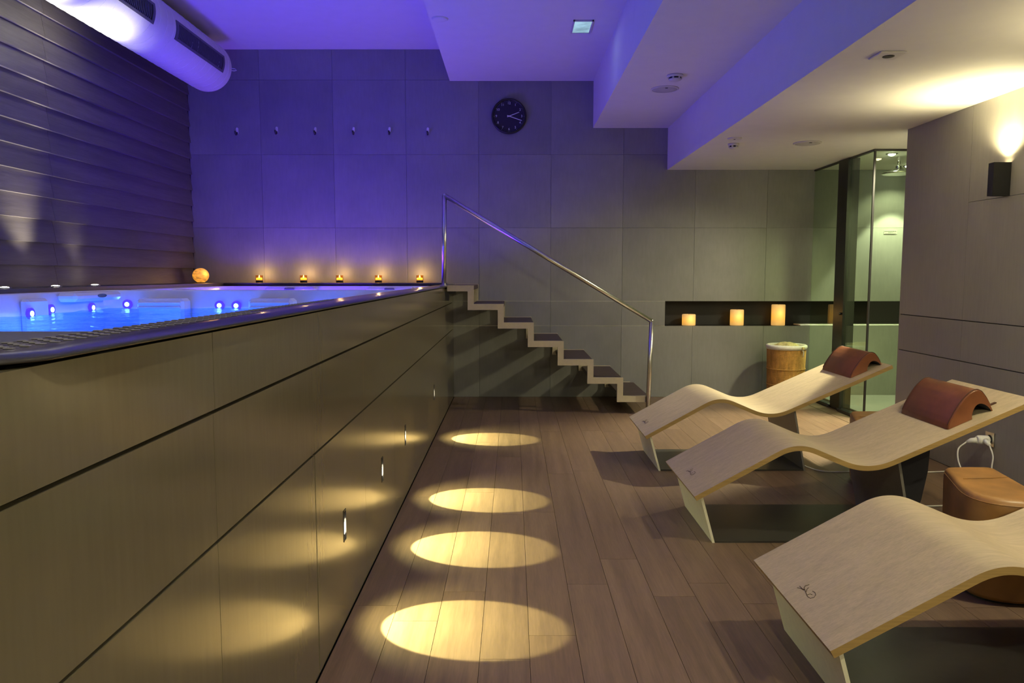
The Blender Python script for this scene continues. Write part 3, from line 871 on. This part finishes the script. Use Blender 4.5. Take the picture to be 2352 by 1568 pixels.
obj('rail_clamp', MB().bevbox(1.243, 1.268, yh - .005, YS1 - .005, .112, .165, .003), M['black'], t)

# ------------------------------------------------------------------ candles in the niche
for xx, h, l in ((1.885, .118, 'short glowing pillar candle at the left of the black niche'), (2.40, .168, 'middle-sized glowing pillar candle in the black niche'), (2.842, .222, 'tall glowing pillar candle at the right of the black niche')):
    yy = YB + .085
    t = empty('pillar_candle', (xx, yy, Z1), l, 'candle', 'pillar candles in the niche')
    r = .071
    obj('wax_body', MB().lathe([(r - .003, 0), (r, .004), (r, h - .006), (r - .004, h), (r - .012, h), (r - .018, h - .012), (.005, h - .016)], (xx, yy, Z1), 32), candle_mat('pillar_wax', Z1 + h / 2, h), t)
    obj('wick', MB().lathe([(.0025, h - .02), (.002, h + .004)], (xx, yy, Z1), 6), M['dark'], t)
    light('candle_light', 'POINT', (xx, yy - .12, Z1 + h * .6), .12, (1, .6, .2), t, shadow_soft_size=.05)

# ------------------------------------------------------------------ laundry basket
bx, by, br = 2.765, 7.45, .186
t = empty('wicker_basket', (bx, by, 0), 'tall round wicker basket with white liner in front of niche', 'basket')
rows_, nseg = 116, 120
rs = []
for i in range(rows_ + 1):
    z = .575 * i / rows_
    R = br * (.93 + .07 * i / rows_)
    ring = []
    for j in range(nseg):
        a = 2 * PI * j / nseg
        ring.append((bx + (R + .0032 * math.cos(15 * 2 * a + PI * (i % 2)) * 1.0 + .001 * (i % 2)) * math.cos(a), by + (R + .0032 * math.cos(15 * 2 * a + PI * (i % 2)) + .001 * (i % 2)) * math.sin(a), z))
    rs.append(ring)
obj('woven_body', MB().rings(rs, 0, False, True, True, False), M['wicker'], t, fix=False)
for z in (.20, .36):
    R = br * (.93 + .07 * z / .575) + .004
    obj('hoop', MB().tube([(bx + R * math.cos(2 * PI * j / 40), by + R * math.sin(2 * PI * j / 40), z) for j in range(41)], .005, 6), M['wicker'], t)
for s in (-1, 1):
    pts = [(bx + s * (br + .0), by - .06, .43)] + [(bx + s * (br + .035 * math.sin(PI * k / 8)), by - .06 * math.cos(PI * k / 8), .43 + .004 * math.sin(PI * k / 8)) for k in range(9)]
    obj('handle', MB().tube(pts, .006, 7), M['wicker'], t)
pr = [(br - .012, .560), (br + .006, .556), (br + .013, .575), (br + .012, .594), (br, .602), (br - .014, .600), (br - .020, .585), (br - .022, .40)]
obj('liner', MB().lathe(pr, (bx, by, 0), 48, cap0=False, cap1=False), M['linen'], t, fix=False)
rs = []
for i in range(9):
    q = i / 8; R = (br - .03) * (1 - q) + .004
    rs.append([(bx + .0 + R * math.cos(2 * PI * j / 36), by + R * math.sin(2 * PI * j / 36), .565 + .06 * math.sin(q * PI / 2) + .010 * math.sin(5 * 2 * PI * j / 36 + i) * (1 - abs(2 * q - 1)) + (.0 if i else -.03)) for j in range(36)])
obj('straw_cloth', MB().rings(rs, 0, True, True, False, True), M['straw'], t)
obj('tie_string', MB().tube([(bx + .10, by - .17, .585), (bx + .102, by - .181, .56), (bx + .103, by - .186, .53), (bx + .098, by - .186, .49)], .004, 6).tube([(bx + .10, by - .186, .56), (bx + .09, by - .188, .552), (bx + .088, by - .188, .545)], .003, 5), M['linen'], t)
obj('toggle', MB().bevbox(bx + .085, bx + .112, by - .196, by - .178, .563, .590, .004), M['straw'], t)

# ------------------------------------------------------------------ shower
GX, GY = 3.15, 6.56
t = empty('shower_screen', (GX, 7.1, 0), 'clear green-tinted glass shower screen with dark steel post', 'shower screen')
g = .008
obj('glass_panel', MB().box(GX - g / 2, GX + g / 2, 7.23, YB - .004, .03, 2.386), M['shglass'], t)
obj('glass_panel', MB().box(GX - g / 2, GX + g / 2, GY + .012, 7.015, .03, 2.386), M['shglass'], t)
obj('glass_panel', MB().box(GX + .012, XE - .01, GY - g / 2, GY + g / 2, .03, 2.386), M['shglass'], t)
obj('corner_strip', MB().box(GX - .008, GX + .008, GY - .006, GY + .008, .03, 2.386), M['black'], t)
obj('post', MB().box(GX - .02, GX + .085, 7.02, 7.225, .0, 2.386), M['darksteel'], t)
obj('post_cover', MB().box(GX - .023, GX - .0205, 7.02, 7.225, .0, 2.386), M['black'], t)
obj('floor_track', MB().bevbox(GX - .045, GX + .02, GY - .02, 7.018, 0, .032, .004).bevbox(GX - .045, GX + .02, 7.227, YB - .002, 0, .032, .004), M['darksteel'], t)
obj('sill', MB().bevbox(GX + .022, XE - .01, GY - .022, GY + .03, 0, .030, .004), M['steel'], t)
obj('top_rail', MB().box(GX - .012, GX + .012, GY - .012, YB - .004, 2.372, 2.3885).box(GX + .012, XE - .01, GY - .012, GY + .012, 2.372, 2.3885), M['darksteel'], t)
obj('door_knob', MB().lathe([(.010, -.02), (.012, -.016), (.012, -.004), (.006, 0)], (GX - .021, 7.06, .93), 14, axis='x'), M['black'], t)
tag(obj('shower_tray', MB().bevbox(GX + .10, XE - .012, GY + .04, YB - .004, 0, .022, .004), M['tile']), 'flat pale shower tray behind the glass', 'shower tray')
t = empty('rain_shower', (3.55, 6.95, 2.20), 'chrome rain shower head hanging from the ceiling in the shower', 'shower head')
hx, hy = 3.56, 6.95
obj('head', MB().lathe([(.135, 0), (.145, .006), (.145, .014), (.12, .024), (.05, .040), (.03, .055)], (hx, hy, 2.225), 40), M['chrome'], t)
obj('ball_joint', MB().lathe([(.012, .05), (.026, .060), (.028, .075), (.018, .09)], (hx, hy, 2.225), 20), M['chrome'], t)
obj('arm', MB().tube([(hx, hy, 2.30), (hx, hy, 2.3885)], .012, 12), M['chrome'], t)
for (lx, ly), lb, pw in (((3.415, 6.80), 'small round lit downlight in the shower ceiling, front one', .18), ((3.96, 7.54), 'small round lit downlight in the shower ceiling, over the sign', 1.0)):
    t = empty('shower_downlight', (lx, ly, 2.389), lb, 'lamp', 'downlights in the shower')
    obj('ring', MB().lathe([(.05, 0), (.05, -.006), (.034, -.009), (.034, -.003)], (lx, ly, 2.389), 24, cap1=False), M['chrome'], t)
    obj('bulb', MB().lathe([(.033, -.002), (.028, -.014), (.012, -.022)], (lx, ly, 2.389), 20), M['showerlamp'], t)
    light('shower_beam', 'SPOT', (lx, ly, 2.36), P_SHOWER * pw, (.95, 1.0, .66), t, (lx, ly, 0), spot_size=math.radians(72), spot_blend=.25, shadow_soft_size=.02)
    light('shower_spill', 'SPOT', (lx, ly, 2.36), P_SHOWER * pw * .15, (.95, 1.0, .62), t, (lx, ly, 0), spot_size=math.radians(125), spot_blend=.5, shadow_soft_size=.02)
t = empty('shower_sign', (3.959, YB, 1.72), 'small grey printed sign on the shower wall', 'sign')
obj('plate', MB().bevbox(3.89, 4.028, YB - .004, YB - .0002, 1.724, 1.766, .001), M['plate'], t)
m = MB(); rng = random.Random(5)
for z, x0, x1 in ((1.754, 3.896, 4.022), (1.741, 3.935, 3.985), (1.730, 3.905, 4.018)):
    xx = x0
    while xx < x1:
        wv = rng.uniform(.006, .016)
        m.box(xx, min(xx + wv, x1), YB - .0046, YB - .004, z - (.0042 if z > 1.75 else .0022), z + (.0042 if z > 1.75 else .0022)); xx += wv + .003
tag(obj('print_lines', m, M['print'], t), kind='stuff')
# glass shelf in the niche behind the shower glass
tag(obj('niche_shelf', MB().bevbox(3.05, 4.49, YB + .002, YB + .2, Z1 + .0005, Z1 + .012, .002), M['white']), 'pale shelf strip in niche behind the shower glass', 'shelf')

# passage downlight (round the corner): it lights the floor between the loungers and throws the stair shadows
t = empty('passage_downlight', (3.42, 6.05, 2.389), 'round downlight in the passage ceiling beside the shower', 'lamp')
obj('ring', MB().lathe([(.05, 0), (.05, -.006), (.034, -.009), (.034, -.003)], (3.42, 6.05, 2.389), 24, cap1=False), M['chrome'], t)
obj('bulb', MB().lathe([(.033, -.002), (.028, -.014), (.012, -.022)], (3.42, 6.05, 2.389), 20), M['sconceglow'], t)
light('passage_beam', 'SPOT', (3.42, 6.05, 2.35), P_KEY, (1, .92, .58), t, (2.55, 6.1, .4), spot_size=math.radians(140), spot_blend=.5, shadow_soft_size=.09)
light('passage_core', 'SPOT', (3.42, 6.05, 2.35), P_KEY2, (1, .94, .60), t, (2.30, 5.65, 0), spot_size=math.radians(66), spot_blend=.5, shadow_soft_size=.03)

# ------------------------------------------------------------------ sconces on the right wall
def sconce(yy, label, up=1.0):
    t = empty('wall_sconce', (XR, yy, 1.77), label, 'lamp', 'sconces on the right wall')
    z0, z1 = 1.772, 1.968; d = .105; hw = .026
    m = MB()
    x0, x1 = XR - d, XR - .0005
    for a, b, c, e in ((x0, x0 + .004, yy - hw, yy + hw), (x1 - .004, x1, yy - hw, yy + hw), (x0 + .004, x1 - .004, yy - hw, yy - hw + .003), (x0 + .004, x1 - .004, yy + hw - .003, yy + hw)):
        m.box(a, b, c, e, z0, z1)
    obj('housing', m, M['black'], t)
    obj('lamp_element', MB().bevbox(x0 + .03, x1 - .012, yy - .016, yy + .016, z1 - .03, z1 - .012, .003), M['sconceglow'], t)
    light('sconce_up', 'SPOT', (XR - .058, yy, z1 + .004), P_SCONCE_UP * up, WARM, t, (XR - .058 - .30, yy, 3.0), spot_size=math.radians(140), spot_blend=.9, shadow_soft_size=.02)
sconce(4.513, 'narrow black box sconce on the right wall, throwing light upwards')
sconce(3.0, 'narrow black box sconce on the right wall nearer the viewer', 1.3)
sconce(1.49, 'narrow black box sconce on the right wall beside the viewer', 1.2)

# unseen ceiling lamps, added as warm fill for aisle, walls and loungers
for i, (xx, yy) in enumerate(((0.2, -1.0), (1.9, -.6), (2.40, 2.55))):
    zc = 3.29 if xx < .8 else 2.389
    t = empty('fill_downlight', (xx, yy, zc), ('added fill downlight in the ceiling behind the viewer over the aisle', 'added fill downlight in the ceiling behind the viewer over the loungers', 'added fill downlight, out of view over the nearest lounger')[i], 'lamp')
    obj('ring', MB().lathe([(.06, 0), (.06, -.006), (.042, -.009), (.042, -.003)], (xx, yy, zc), 24, cap1=False), M['chrome'], t)
    obj('bulb', MB().lathe([(.041, -.002), (.034, -.014), (.012, -.02)], (xx, yy, zc), 20), M['sconceglow'], t)
    light('fill_beam', 'SPOT', (xx, yy, zc - .03), P_FILL * (2.3, 1.7, 1.0)[i], (1, .92, .58), t, (xx, yy + (1.0, 1.0, .6)[i], 0), spot_size=math.radians(150), spot_blend=.9, shadow_soft_size=.04)

# ------------------------------------------------------------------ loungers
def fillet(P, rad, n=9):
    out = [P[0]]
    for i in range(1, len(P) - 1):
        p, a, b = Vector(P[i]), Vector(P[i - 1]), Vector(P[i + 1])
        u = (a - p).normalized(); v = (b - p).normalized()
        t0 = p + u * rad[i - 1]; t1 = p + v * rad[i - 1]
        for k in range(n + 1):
            s = k / n
            out.append(tuple(t0 * (1 - s) ** 2 + p * 2 * s * (1 - s) + t1 * s * s))
    out.append(P[-1]); return out
PROF = fillet([(.868, .244), (1.353, .513), (1.694, .369), (2.470, .715)], [.105, .125], 12)
TH = .024
def offset_down(P, d):
    out = []
    for i, p in enumerate(P):
        a = Vector(P[max(i - 1, 0)]); b = Vector(P[min(i + 1, len(P) - 1)])
        t = (b - a).normalized(); nrm = Vector((t.y, -t.x))
        out.append(tuple(Vector(p) + nrm * d))
    return out
SW = .67
def slab_z(x):   # top of the back section
    return .369 + (x - 1.694) * (.715 - .369) / (2.470 - 1.694)
def lounger(y0, dx, label):
    t = empty('lounger', (1.5 + dx, y0 + SW / 2, 0), label, 'lounger', 'wave-shaped wooden loungers in a row')
    up = [(x + dx, z) for x, z in PROF]; lo = [(x + dx, z) for x, z in offset_down(PROF, TH)]
    n = len(up); m = MB()
    y1 = y0 + SW
    e = .003
    # top, bottom (wood face) and the four edges (ply edge)
    T0 = [(x, y0, z) for x, z in up]; T1 = [(x, y1, z) for x, z in up]; B0_ = [(x, y0, z) for x, z in lo]; B1_ = [(x, y1, z) for x, z in lo]
    m.rings([T0, T1], 0, True, False); m.rings([B1_, B0_], 0, True, False)
    m.rings([B0_, T0], 1, True, False); m.rings([T1, B1_], 1, True, False)
    m.add([T0[0], T1[0], B1_[0], B0_[0]], [(0, 1, 2, 3)], 1); m.add([T0[-1], B0_[-1], B1_[-1], T1[-1]], [(0, 1, 2, 3)], 1)
    me_o = obj('wave_seat', m, [M['oak'], M['oakedge']], t, fix=False)
    import bmesh
    bm = bmesh.new(); bm.from_mesh(me_o.data); bmesh.ops.recalc_face_normals(bm, faces=bm.faces); bm.to_mesh(me_o.data); bm.free()
    b0, b1 = y0 + .045, y1 - .05
    def zlo(x):   # underside height at x
        for (xa, za), (xb, zb) in zip(lo[:-1], lo[1:]):
            if xa <= x <= xb: return za + (zb - za) * (x - xa) / (xb - xa)
        return lo[0][1]
    xt = .905 + dx
    m = MB().prism([(xt, zlo(xt) + .001), (.972 + dx, 0), (.984 + dx, 0), (xt + .012, zlo(xt + .012) + .001)], b0, b1)
    obj('foot_panel', m, M['footmetal_lit'], t)
    obj('floor_plate', MB().box(.985 + dx, 1.936 + dx, b0, b1, 0, .010), M['darkplate'], t)
    xr = 1.855 + dx
    m = MB().prism([(xr, zlo(xr) + .001), (1.937 + dx, 0), (1.949 + dx, 0), (xr + .012, zlo(xr + .012) + .001)], b0, b1)
    obj('rear_panel', m, M['rearmetal_shaded'], t)
    # burnt-in maker's mark near the foot edge
    S = [[(-.034, .054), (-.024, .040), (-.018, .020)], [(-.020, .056), (-.020, .036), (-.014, .020)],
         [(.018, .036), (.000, .041), (-.010, .034), (-.014, .020), (-.020, .000), (-.026, -.022), (-.022, -.040), (-.008, -.046), (.006, -.038), (.012, -.022), (.008, -.008)],
         [(.006, .022), (-.004, .018), (-.016, .006)], [(-.022, -.014), (-.010, -.016), (-.004, -.026)]]
    mk = MB()
    for st in S:
        pts = []
        for u, v in st:
            x = .935 + u * .62
            z = .244 + (x - .868) * (.513 - .244) / (1.353 - .868) + .0003
            pts.append((x + dx, y0 + .315 + v * .95, z))
        mk.tube(pts, .0011, 5)
    obj('maker_mark', mk, M['ink'], t)
    return t
LN = [(4.79, 0.0, 'wave-shaped oak lounger farthest from the viewer, in front of the basket'),
      (3.46, 0.0, 'wave-shaped oak lounger in the middle of the row'),
      (2.00, 0.027, 'wave-shaped oak lounger closest to the viewer, partly out of frame')]
LO = [lounger(*a) for a in LN]
# dark pouch hanging under the middle lounger behind its rear panel
yb0, yb1 = 3.56, 4.02
m = MB().prism([(1.872, .425), (1.948, .02), (1.965, .05), (2.01, .20), (2.035, .34), (2.042, .487)], yb0, yb1)
tag(obj('underseat_pouch', m, M['blackcloth'], LO[1]), 'black pouch hanging under the seat')

def pillow(xc, y0, y1, w_, h, label, straps=True, dx=0.0):
    """arched leather neck roll: cross-section across the slab, extruded along y"""
    th = math.atan2(.715 - .369, 2.470 - 1.694)
    ox = xc; oz = slab_z(xc - dx)
    T = Vector((math.cos(th), math.sin(th))); N = Vector((-math.sin(th), math.cos(th)))
    def P(s, k): q = Vector((ox, oz)) + T * s + N * (k + .0015); return (q.x, q.y)
    key = [(0, 0), (.06, .16), (.15, .33), (.28, .53), (.42, .72), (.56, .87), (.70, .97), (.80, 1.0), (.88, .96), (.945, .82), (.985, .52), (1.0, .2), (1.0, 0)]
    key = fillet(key, [.03] * (len(key) - 2), 2)
    out = [(u * w_, k * h) for u, k in key]
    n = len(out) - 1
    inn = [((.54 + .42 * i / n) * w_, h * .56 * math.sin(PI * i / n) ** .6 * (.75 + .25 * i / n)) for i in range(n + 1)]
    t = empty('neck_pillow', (P(w_ / 2, 0)[0], (y0 + y1) / 2, P(w_ / 2, 0)[1]), label, 'pillow', 'leather neck pillows')
    m = MB()
    ys = [y0, y0 + .012, y1 - .012, y1]
    O = []
    for i, yy in enumerate(ys):
        q = 0.965 if i in (0, 3) else 1.0
        O.append([(P(w_ * .5 + (s - w_ * .5) * q, k * q)[0], yy, P(w_ * .5 + (s - w_ * .5) * q, k * q)[1]) for s, k in out])
    I = [[(P(s, k * .9)[0], yy, P(s, k * .9)[1]) for s, k in inn] for yy in (y0 + .002, y1 - .002)]
    m.rings(O, 0, True, False)
    m.rings(I[::-1], 1, True, False)
    # end faces between outer and inner arch
    m.rings([I[0], O[0]], 0, False, False); m.rings([O[-1], I[-1]], 0, False, False)
    # feet strips
    for e in (0, -1):
        m.add([O[0][e], O[-1][e], I[1][e], I[0][e]], [(0, 1, 2, 3)], 0)
    obj('cushion', m, [M['leather'], M['blackcloth']], t)
    for yy in (y0 + .010, y1 - .010):
        obj('piping', MB().tube([(P(s, k + .001)[0], yy, P(s, k + .001)[1]) for s, k in out[1:-1]], .0022, 6), M['piping'], t)
    if straps:
        for k, yy in enumerate((y0 + .07, y0 + .12, y0 + .17)):
            s0, s1 = w_ * .985, w_ + .06 - .012 * k
            a, b, c, d = P(s0, .0), P(s1, .0), P(s1, .004), P(s0, .004)
            obj('strap', MB().prism([a, b, c, d], yy - .008, yy + .008), M['piping'], t)
    return t
pillow(2.105, 3.53, 3.97, .235, .128, 'brown leather neck pillow on the middle lounger')
pillow(2.245, 4.88, 5.34, .225, .105, 'brown leather neck pillow on the farthest lounger', False)

# ------------------------------------------------------------------ leather stools
def stool(dx, dy, label):
    C = [(2.08, 3.385), (1.965, 3.38), (1.775, 2.845), (2.085, 2.825), (2.19, 3.385), (2.08, 3.385)]
    plan = fillet(C, [.045, .25, .05, .04], 9)[:-1]
    plan = [(x + dx, y + dy) for x, y in plan]
    cx_ = sum(p[0] for p in plan) / len(plan); cy_ = sum(p[1] for p in plan) / len(plan)
    t = empty('leather_stool', (cx_, cy_, 0), label, 'stool', 'leather stools')
    def ring(q, z, k=0.0): return [(cx_ + (x - cx_) * q, cy_ + (y - cy_) * q, z) for x, y in plan]
    H = .43
    rs = [ring(.90, .012), ring(.93, .03), ring(.98, .20), ring(1.0, H - .06), ring(.996, H - .035), ring(.985, H - .022)]
    obj('body', MB().rings(rs, 0, True, True, True, False), M['leather2'], t)
    rs = [ring(.985, H - .022), ring(.965, H - .010), ring(.93, H - .003), ring(.86, H), ring(.6, H - .001), ring(.15, H - .002)]
    obj('seat_top', MB().rings(rs, 0, True, True, False, True), M['leather2'], t)
    yq = cy_ + .03
    obj('top_stitch', MB().tube([(cx_ - .10, yq, H + .0005), (cx_, yq + .01, H + .0003), (cx_ + .11, yq + .025, H + .0005)], .0016, 5), M['leather2'], t)
    obj('seam', MB().tube([(x, y, z) for x, y, z in ring(.9865, H - .022)] + [ring(.9865, H - .022)[0]], .0022, 5), M['leather2'], t)
    obj('glide', MB().prismz([(p[0], p[1]) for p in ring(.85, 0)], 0, .012), M['black'], t)
    return t
stool(0, -.055, 'tan leather stool with curved side between the middle and nearest loungers')
stool(.205, 1.335, 'tan leather stool with curved side between the farthest and middle loungers')

# ------------------------------------------------------------------ socket, plug and cables
oy, oz = 4.53, .285
t = empty('wall_socket', (XR, oy, oz), 'steel wall socket plate low on the right wall', 'socket')
obj('plate', MB().bevbox(XR - .008, XR - .0005, oy - .045, oy + .045, oz - .045, oz + .045, .003), M['steel'], t)
obj('insert', MB().lathe([(.026, -.008), (.026, -.0095), (.022, -.0095)], (XR, oy, oz), 20, axis='x'), M['dark'], t)
ad = empty('plug_adapter', (XR - .05, oy, oz), 'white double plug adapter stuck in the wall socket', 'adapter')
obj('adapter_body', MB().lathe([(.018, -.011), (.027, -.02), (.028, -.075), (.022, -.088)], (XR, oy, oz - .005), 20, axis='x'), M['white'], ad)
obj('plug', MB().tube([(XR - .05, oy - .028, oz - .005), (XR - .052, oy - .05, oz - .012), (XR - .055, oy - .075, oz - .022)], [.018, .016, .008], 12), M['white'], ad)
obj('plug', MB().tube([(XR - .088, oy, oz - .008), (XR - .115, oy + .01, oz - .012), (XR - .14, oy + .016, oz - .022)], [.018, .016, .008], 12), M['white'], ad)
def bez(pts, n=10):
    # Catmull-Rom through the points
    P = [Vector(p) for p in pts]; P = [P[0] * 2 - P[1]] + P + [P[-1] * 2 - P[-2]]; out = []
    for i in range(1, len(P) - 2):
        for k in range(n):
            s = k / n
            out.append(0.5 * ((2 * P[i]) + (P[i + 1] - P[i - 1]) * s + (2 * P[i - 1] - 5 * P[i] + 4 * P[i + 1] - P[i + 2]) * s * s + (3 * P[i] - P[i - 1] - 3 * P[i + 1] + P[i + 2]) * s ** 3))
    out.append(P[-2]); return out
def cable(name, pts, label, r=.0045):
    return tag(obj(name, MB().tube(bez(pts), r, 7), M['white']), label, 'cable')
cable('power_cable', [(XR - .14, oy + .016, oz - .022), (XR - .20, oy + .0, oz - .07), (XR - .215, oy - .06, .12), (XR - .21, oy - .22, .02), (2.66, 4.16, .005), (2.45, 4.08, .005), (2.2, 4.06, .005), (1.985, 4.0, .008)],
      'white cable from the adapter down behind the stool to the middle lounger')
cable('power_cable', [(XR - .055, oy - .075, oz - .022), (XR - .06, oy - .12, oz - .08), (XR - .075, oy - .14, .12), (XR - .08, oy - .2, .02), (2.6, 3.92, .005), (2.35, 3.82, .005), (2.15, 3.76, .005), (1.985, 3.70, .008)],
      'white cable looping from the adapter over the floor to the middle lounger')
cable('power_cable', [(1.975, 5.05, .008), (2.0, 4.90, .005), (2.08, 4.80, .005), (2.35, 4.80, .005), (2.6, 4.78, .005), (2.86, 4.80, .006)],
      'pale cable on the floor behind the middle lounger, leading to the farthest one', .004)
